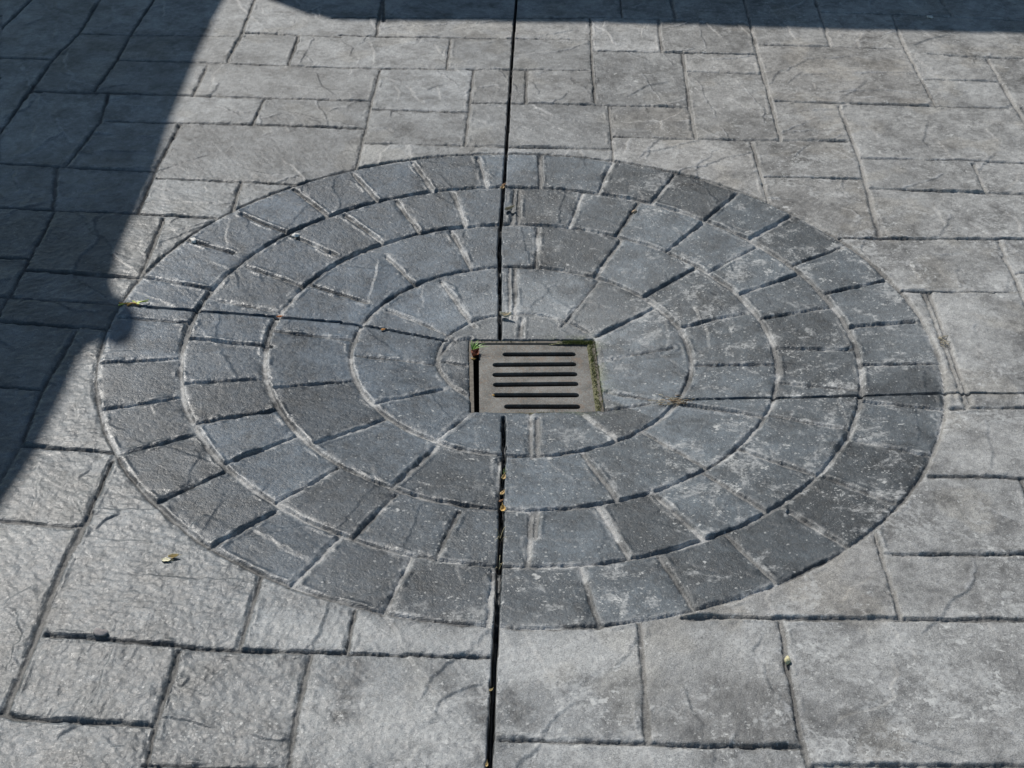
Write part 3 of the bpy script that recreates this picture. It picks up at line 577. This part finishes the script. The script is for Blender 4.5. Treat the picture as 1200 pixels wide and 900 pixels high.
# yellow leaf lower left, with a pale chip of petal under it
leaf('dry_leaf', (-.675, -.829), .021, .010, (.72, .55, .26), 'small curled tan leaf on the large slab at the lower left', .25, .5, (.25, 0), (.80, .66, .36))
leaf('pale_petal', (-.687, -.840), .020, .011, (.85, .82, .66), 'cream petal beside the curled tan leaf at the lower left', -.1, .2, (0, 0), (.70, .62, .36), cat='petal')
# green and red maple key on the left rim
tw = empty('seed_sprig', (-.964, .106, topz(-.964, .106)), 'yellow-green and orange sprig lying on the left rim of the circle', 'sprig')
MG = simple('sprig green', (.38, .50, .06), (.55, .60, .14), 300, .5, 0, .0003); MO = simple('sprig orange', (.62, .20, .04), (.70, .42, .10), 300, .5, 0, .0003)
tube('stem', [(-.036, -.010, .002), (-.018, -.002, .0035), (0, -.001, .003), (.018, .004, .004), (.034, .010, .003)], .0017, .0011, MG, tw)
tube('stem', [(-.014, -.010, .002), (-.004, -.004, .005), (.006, -.004, .005), (.014, -.008, .002)], .0026, .0014, MO, tw)
tube('stem', [(-.036, .001, .002), (-.024, -.004, .004), (-.010, -.004, .004)], .002, .0012, MO, tw)
tube('stem', [(.012, .001, .004), (.024, .004, .007), (.034, .018, .003)], .0013, .0008, MG, tw)
for a, l in ((.3, .018), (2.6, .014), (5.6, .015)):
    v = []; f = []
    for i in range(7):
        t = i/6; w = .0032*math.sin(math.pi*min(.999, t+.04)); v += [(math.cos(a)*l*t-math.sin(a)*w+.006, math.sin(a)*l*t+math.cos(a)*w, .004+.003*t), (math.cos(a)*l*t+math.sin(a)*w+.006, math.sin(a)*l*t-math.cos(a)*w, .0045+.002*t)]
    for i in range(6): f.append((2*i, 2*i+1, 2*i+3, 2*i+2))
    mesh_obj('leaflet', v, f, MG, tw, True)
# curled pale seed pod beside the saw cut above the drain
leaf('curled_petal', (-.040, .186), .030, .014, (.66, .58, .42), 'pale curled petal lying beside the saw cut just above the drain', -.15, .8, (.2, 0), (.74, .68, .55), cat='petal')
# leaf jammed in the drain corner
leaf('brown_leaf', (-.116, .018, GZ-.006), .034, .020, (.30, .10, .04), 'reddish brown leaf jammed in the upper left corner of the drain', 1.2, .5, (.3, .3), (.20, .05, .03))
leaf('orange_leaf', (-.117, .000, GZ-.008), .020, .012, (.72, .36, .08), 'small orange leaf below the brown leaf in the corner of the drain', 1.8, .4, (.2, .4), (.80, .5, .15))
sp = empty('grass_sprig', (-.120, .035, GZ-.004), 'green grass sprig growing from the upper left corner of the drain', 'grass')
for i in range(11):
    a = -.5+i*.24; l = .018+.004*(i*7 % 5); v = []; f = []
    for k in range(7):
        t = k/6; w = .0013*(1-t)**.7; x, y, z = math.cos(a)*l*t*1.3, math.sin(a)*l*t, .016*math.sin(t*2.2); v += [(x-w*math.sin(a), y+w*math.cos(a), z), (x+w*math.sin(a), y-w*math.cos(a), z)]
    for k in range(6): f.append((2*k, 2*k+1, 2*k+3, 2*k+2))
    mesh_obj('blade', v, f, simple('grass blade', (.14, .30, .04), (.22, .42, .08), 200, .5, 0, 0) if i == 0 else bpy.data.materials['grass blade'], sp, True)
# things caught in the saw cut
def chip(x, y, L, W, c, label, rz=0., dz=.0, c2=None, cat='leaf', name='leaf_fragment'):
    return leaf(name, (x, y, float(zbase(x, y))-.002+dz), L, W, c, label, rz, .35, (rng.uniform(-.3, .3), rng.uniform(-.3, .3)), c2, None, cat)
chip(-.060, .806, .016, .012, (.60, .42, .22), 'tan leaf scrap in the saw cut at the second ring above the drain', 1.3)
chip(-.056, .822, .014, .008, (.50, .28, .14), 'rust coloured leaf scrap in the saw cut, topmost above the drain', .4)
leaf('curled_twig', (-.042, .690), .030, .010, (.66, .55, .36), 'pale curled bud case by the saw cut between the second and third ring', .5, .9, (.5, 0), None, None, 'bud case')
chip(-.033, -.500, .018, .009, (.55, .38, .16), 'straw coloured leaf scrap, highest in the saw cut below the drain', 1.4)
chip(-.034, -.562, .016, .010, (.62, .44, .20), 'ochre leaf scrap in the saw cut two rings below the drain', 1.1)
chip(-.037, -.590, .012, .007, (.30, .14, .05), 'dark brown leaf scrap in the saw cut beneath the ochre one', .6)
chip(-.032, -.617, .018, .012, (.78, .50, .16), 'bright orange leaf scrap in the saw cut at the ring below the drain', 1.7)
chip(-.045, -1.160, .009, .005, (.58, .45, .20), 'tiny yellow leaf scrap in the saw cut below the circle', .9, .0)
chip(-.047, -1.330, .010, .005, (.52, .38, .16), 'tiny tan leaf scrap in the saw cut nearest the viewer', 1.5, .0)
def weed(x, y, label, n, L, seed, cm):
    o = empty('weed', (x, y, float(zbase(x, y))-.012), label, 'weed'); r = random.Random(seed)
    for i in range(n):
        a = r.uniform(0, 6.28); l = L*r.uniform(.6, 1.1); v = []; f = []; y0 = r.uniform(-.012, .012)
        for k in range(8):
            t = k/7; w = .0008*(1-t*.8); x_, y_, z_ = math.cos(a)*l*.45*t, y0+math.sin(a)*l*.8*t, .012+l*.45*math.sin(t*2.6)-.010*(1-t)
            v += [(x_-w*math.sin(a), y_+w*math.cos(a), z_), (x_+w*math.sin(a), y_-w*math.cos(a), z_)]
        for k in range(7): f.append((2*k, 2*k+1, 2*k+3, 2*k+2))
        mesh_obj('blade', v, f, cm, o, True)
MGR = simple('weed green', (.12, .20, .04), (.20, .28, .08), 200, .6, 0, 0); MST = simple('straw', (.42, .36, .20), (.55, .48, .30), 200, .7, 0, 0)
weed(-.034, -.485, 'small green weed in the saw cut two stones below the drain', 9, .018, 1, MGR)
weed(-.037, -.715, 'dry curled grass stalks in the saw cut within the second ring', 5, .034, 2, MST)
weed(-.037, -.805, 'pale dry grass stalks in the saw cut within the outer ring', 5, .022, 3, MST)
leaf('orange_leaf', (-.345, .090), .011, .008, (.78, .42, .14), 'tiny orange leaf scrap on the thin saw cut left of the drain', .4)
leaf('orange_leaf', (-.604, .108), .016, .009, (.62, .26, .10), 'small rust orange leaf in the ring joint at the left saw cut', .2)
pebble('grit', (-.064, -.146, GZ-.010), (.0035, .0035), (.72, .42, .12), 'orange grit grain at the left end of the fifth slot', 'grit')
# mulch clump at the right of the third ring
cl = empty('mulch_clump', (.363, -.191, topz(.363, -.191)-.003), 'clump of brown mulch and straw in the ring joint right of the drain', 'mulch')
rm = random.Random(8); mulch = [simple('mulch brown', (.22, .14, .08), (.36, .26, .16), 200, .9, 0, .0004), simple('mulch straw', (.40, .33, .22), (.52, .45, .32), 200, .9, 0, .0003)]
for i in range(46):
    x, y = rm.gauss(0, .020), rm.gauss(0, .009)+.0; a = rm.uniform(-.7, .7)+(.3 if x > 0 else -.2); l = rm.uniform(.008, .022)
    tube('straw', [(x-math.cos(a)*l/2, y-math.sin(a)*l/2, .002+rm.uniform(0, .004)), (x, y, .004+rm.uniform(0, .004)), (x+math.cos(a)*l/2, y+math.sin(a)*l/2, .002+rm.uniform(0, .004))], .0009, .0006, mulch[i % 2], cl)
sc_ = empty('straw_clump', (1.03, .02, topz(1.03, .02)-.002), 'little tuft of dry straw in the joint right of the circle', 'straw')
for i in range(16):
    x, y = rm.gauss(0, .008), rm.gauss(0, .016); a = rm.uniform(0, 3.1); l = rm.uniform(.010, .022)
    tube('straw', [(x-math.cos(a)*l/2, y-math.sin(a)*l/2, .001), (x, y, .003), (x+math.cos(a)*l/2, y+math.sin(a)*l/2, .001)], .0008, .0005, mulch[1], sc_)
pebble('pebble', (-.765, -1.045), (.013, .010), (.30, .275, .27), 'pinkish grey pebble on the lower edge of the large slab at the left', squash=.45)
pebble('pebble', (.493, -1.073), (.005, .009), (.66, .60, .36), 'yellowish pebble caught in the upright joint at the lower right')
pebble('pebble', (-.615, .496), (.011, .008), (.88, .85, .80), 'white pebble on the second ring joint at the upper left')
pebble('pebble', (-.878, .429), (.013, .008), (.86, .83, .78), 'white pebble just inside the outer ring at the upper left')
pebble('pebble', (1.456, 2.134), (.012, .009), (.62, .62, .60), 'white pebble in the shadow at the upper right')
pebble('pebble', (.313, .685), (.009, .006), (.50, .36, .24), 'tan pebble in a radial joint of the second ring above the drain')

# ------------------------------------------------------------------ unseen occluders outside the frame, roofs shaped to cast the paving shadows
H1 = 2.55
def lift(p, h): k = (h-float(zbase(p[0], p[1])))/math.tan(SUN_EL); return (p[0]+math.cos(SUN_AZ)*k, p[1]+math.sin(SUN_AZ)*k)
def slab(name, outline, z0, z1, mat, parent):
    n = len(outline); vs = [(x, y, z0) for x, y in outline]+[(x, y, z1) for x, y in outline]
    fs = [tuple(range(n))[::-1], tuple(range(n, 2*n))]+[(i, (i+1) % n, n+(i+1) % n, n+i) for i in range(n)]
    return mesh_obj(name, vs, fs, mat, parent)
MW = simple('painted timber', (.45, .43, .40), (.55, .53, .50), 30, .6, 0, .001); MR = simple('roof felt', (.06, .06, .065), (.10, .10, .10), 60, .9, 0, .002)
MS = simple('render wall', (.50, .47, .41), (.58, .55, .48), 40, .85, 0, .002)
can = empty('shadow_canopy', (-4, 3, 0), 'unseen flat roofed canopy shaped to cast the shadow on the left', 'canopy')
loc1 = lambda pts: [(x+4, y-3) for x, y in pts]
edge = [lift(p, H1+.06) for p in SH1]  # added canopy's edge: left shadow outline lifted towards the sun
far_top = lift((-.93, 4.2), H1); far_bot = lift((-1.30, -2.6), H1)
outl = [far_top]+edge+[far_bot, lift((-4.6, -2.6), H1), lift((-4.6, 4.2), H1)]
slab('roof', loc1(outl), H1-.02, H1+.06, MR, can)
def post(par, x, y, h, mat, s=.05):
    v, f = [], []; box(v, f, x-s, y-s, 0, x+s, y+s, h); box(v, f, x-s*1.5, y-s*1.5, 0, x+s*1.5, y+s*1.5, .06); return mesh_obj('post', v, f, mat, par)
for x, y in ((-5.8, 0.2), (-5.8, 5.6), (-3.1, 5.8), (-3.1, .3)): post(can, x+4, y-3, H1-.02, MW)
# unseen house behind, added for its eave shadow: wall with door and window, low pitched roof whose eave shades the top strip
hs = empty('house', (0, 8, 0), 'unseen single storey house, eave shaped to cast the shadow along the top', 'house')
v, f = [], []; box(v, f, -3.2, 0, 0, 7, .25, 2.7); box(v, f, -3.2, .25, 0, -2.95, 5, 2.7); box(v, f, 6.75, .25, 0, 7, 5, 2.7); box(v, f, -2.95, 4.75, 0, 6.75, 5, 2.7)
mesh_obj('wall', v, f, MS, hs)
e2 = [lift(p, H1+.16) for p in SH2]  # eave edge: top shadow outline lifted towards the sun
a0 = lift((SH2[0][0]-.06, SH2[0][1]+.5), H1)
o2 = [a0]+e2+[lift((3.0, e2[-1][1]*0+SH2[-1][1]), H1), lift((9.0, SH2[-1][1]), H1)]
back = [(o2[-1][0], 13.2), (a0[0]-.4, 13.2)]
slab('roof', [(x, y-8) for x, y in o2+back], H1-.02, H1+.16, MR, hs)
MGL = simple('window glass', (.02, .025, .03), (.03, .035, .04), 5, .08, 0, 0); 
for wx in (-1.6, 3.2):
    v, f = [], []; box(v, f, wx-.75, -.04, .95, wx+.75, -.003, 2.15); w_ = mesh_obj('window', v, f, MW, hs)
    v, f = [], []; box(v, f, wx-.68, -.05, 1.02, wx-.03, -.043, 2.08); box(v, f, wx+.03, -.05, 1.02, wx+.68, -.043, 2.08); g_ = mesh_obj('pane', v, f, MGL, w_)
v, f = [], []; box(v, f, .4, -.05, 0.02, 1.35, -.003, 2.1); d_ = mesh_obj('door', v, f, MW, hs)
v, f = [], []; box(v, f, .47, -.10, 1.0, .51, -.053, 1.12); mesh_obj('handle', v, f, MP, d_)

# ------------------------------------------------------------------ camera
cd = bpy.data.cameras.new('Camera'); cam = bpy.data.objects.new('Camera', cd); C.objects.link(cam)
pitch, roll = .608270, .0231854
fw = Vector((0, math.cos(pitch), -math.sin(pitch))); up0 = Vector((0, math.sin(pitch), math.cos(pitch))); rt0 = Vector((1, 0, 0))
rt = rt0*math.cos(roll)+up0*math.sin(roll); up = up0*math.cos(roll)-rt0*math.sin(roll)
mt = Matrix((rt, up, -fw)).transposed().to_4x4(); mt.translation = Vector((-.0201565, -2.984296, 1.935255)); cam.matrix_world = mt
cd.sensor_width = 36; cd.lens = 1718.527/1200*36; cd.clip_start = .05; cd.clip_end = 1500
bpy.context.scene.camera = cam

# ------------------------------------------------------------------ light
w = bpy.data.worlds.new('World'); bpy.context.scene.world = w; w.use_nodes = True
nt = w.node_tree; bg = nt.nodes['Background']; sky = nt.nodes.new('ShaderNodeTexSky'); sky.sky_type = 'NISHITA'; sky.sun_disc = False
sky.sun_elevation = SUN_EL; sky.sun_rotation = math.pi/2-SUN_AZ; sky.air_density = 1.0; sky.dust_density = .6; sky.ozone_density = 1.2
nt.links.new(mixc(nt, 1., sky.outputs[0], (.91, 1.03, .99, 1), 'MULTIPLY'), bg.inputs[0]); bg.inputs[1].default_value = SKY
sl = bpy.data.lights.new('Sun', 'SUN'); sl.energy = SUN; sl.angle = math.radians(.53); sl.color = (1.0, .955, .89)
so = bpy.data.objects.new('Sun', sl); C.objects.link(so)
sv = Vector((math.cos(SUN_EL)*math.cos(SUN_AZ), math.cos(SUN_EL)*math.sin(SUN_AZ), math.sin(SUN_EL)))
so.rotation_euler = sv.to_track_quat('Z', 'Y').to_euler(); so.location = (-4, 6, 8)
sc = bpy.context.scene; sc.view_settings.view_transform = 'Standard'; sc.view_settings.look = 'None'; sc.view_settings.exposure = 0; sc.view_settings.gamma = 1
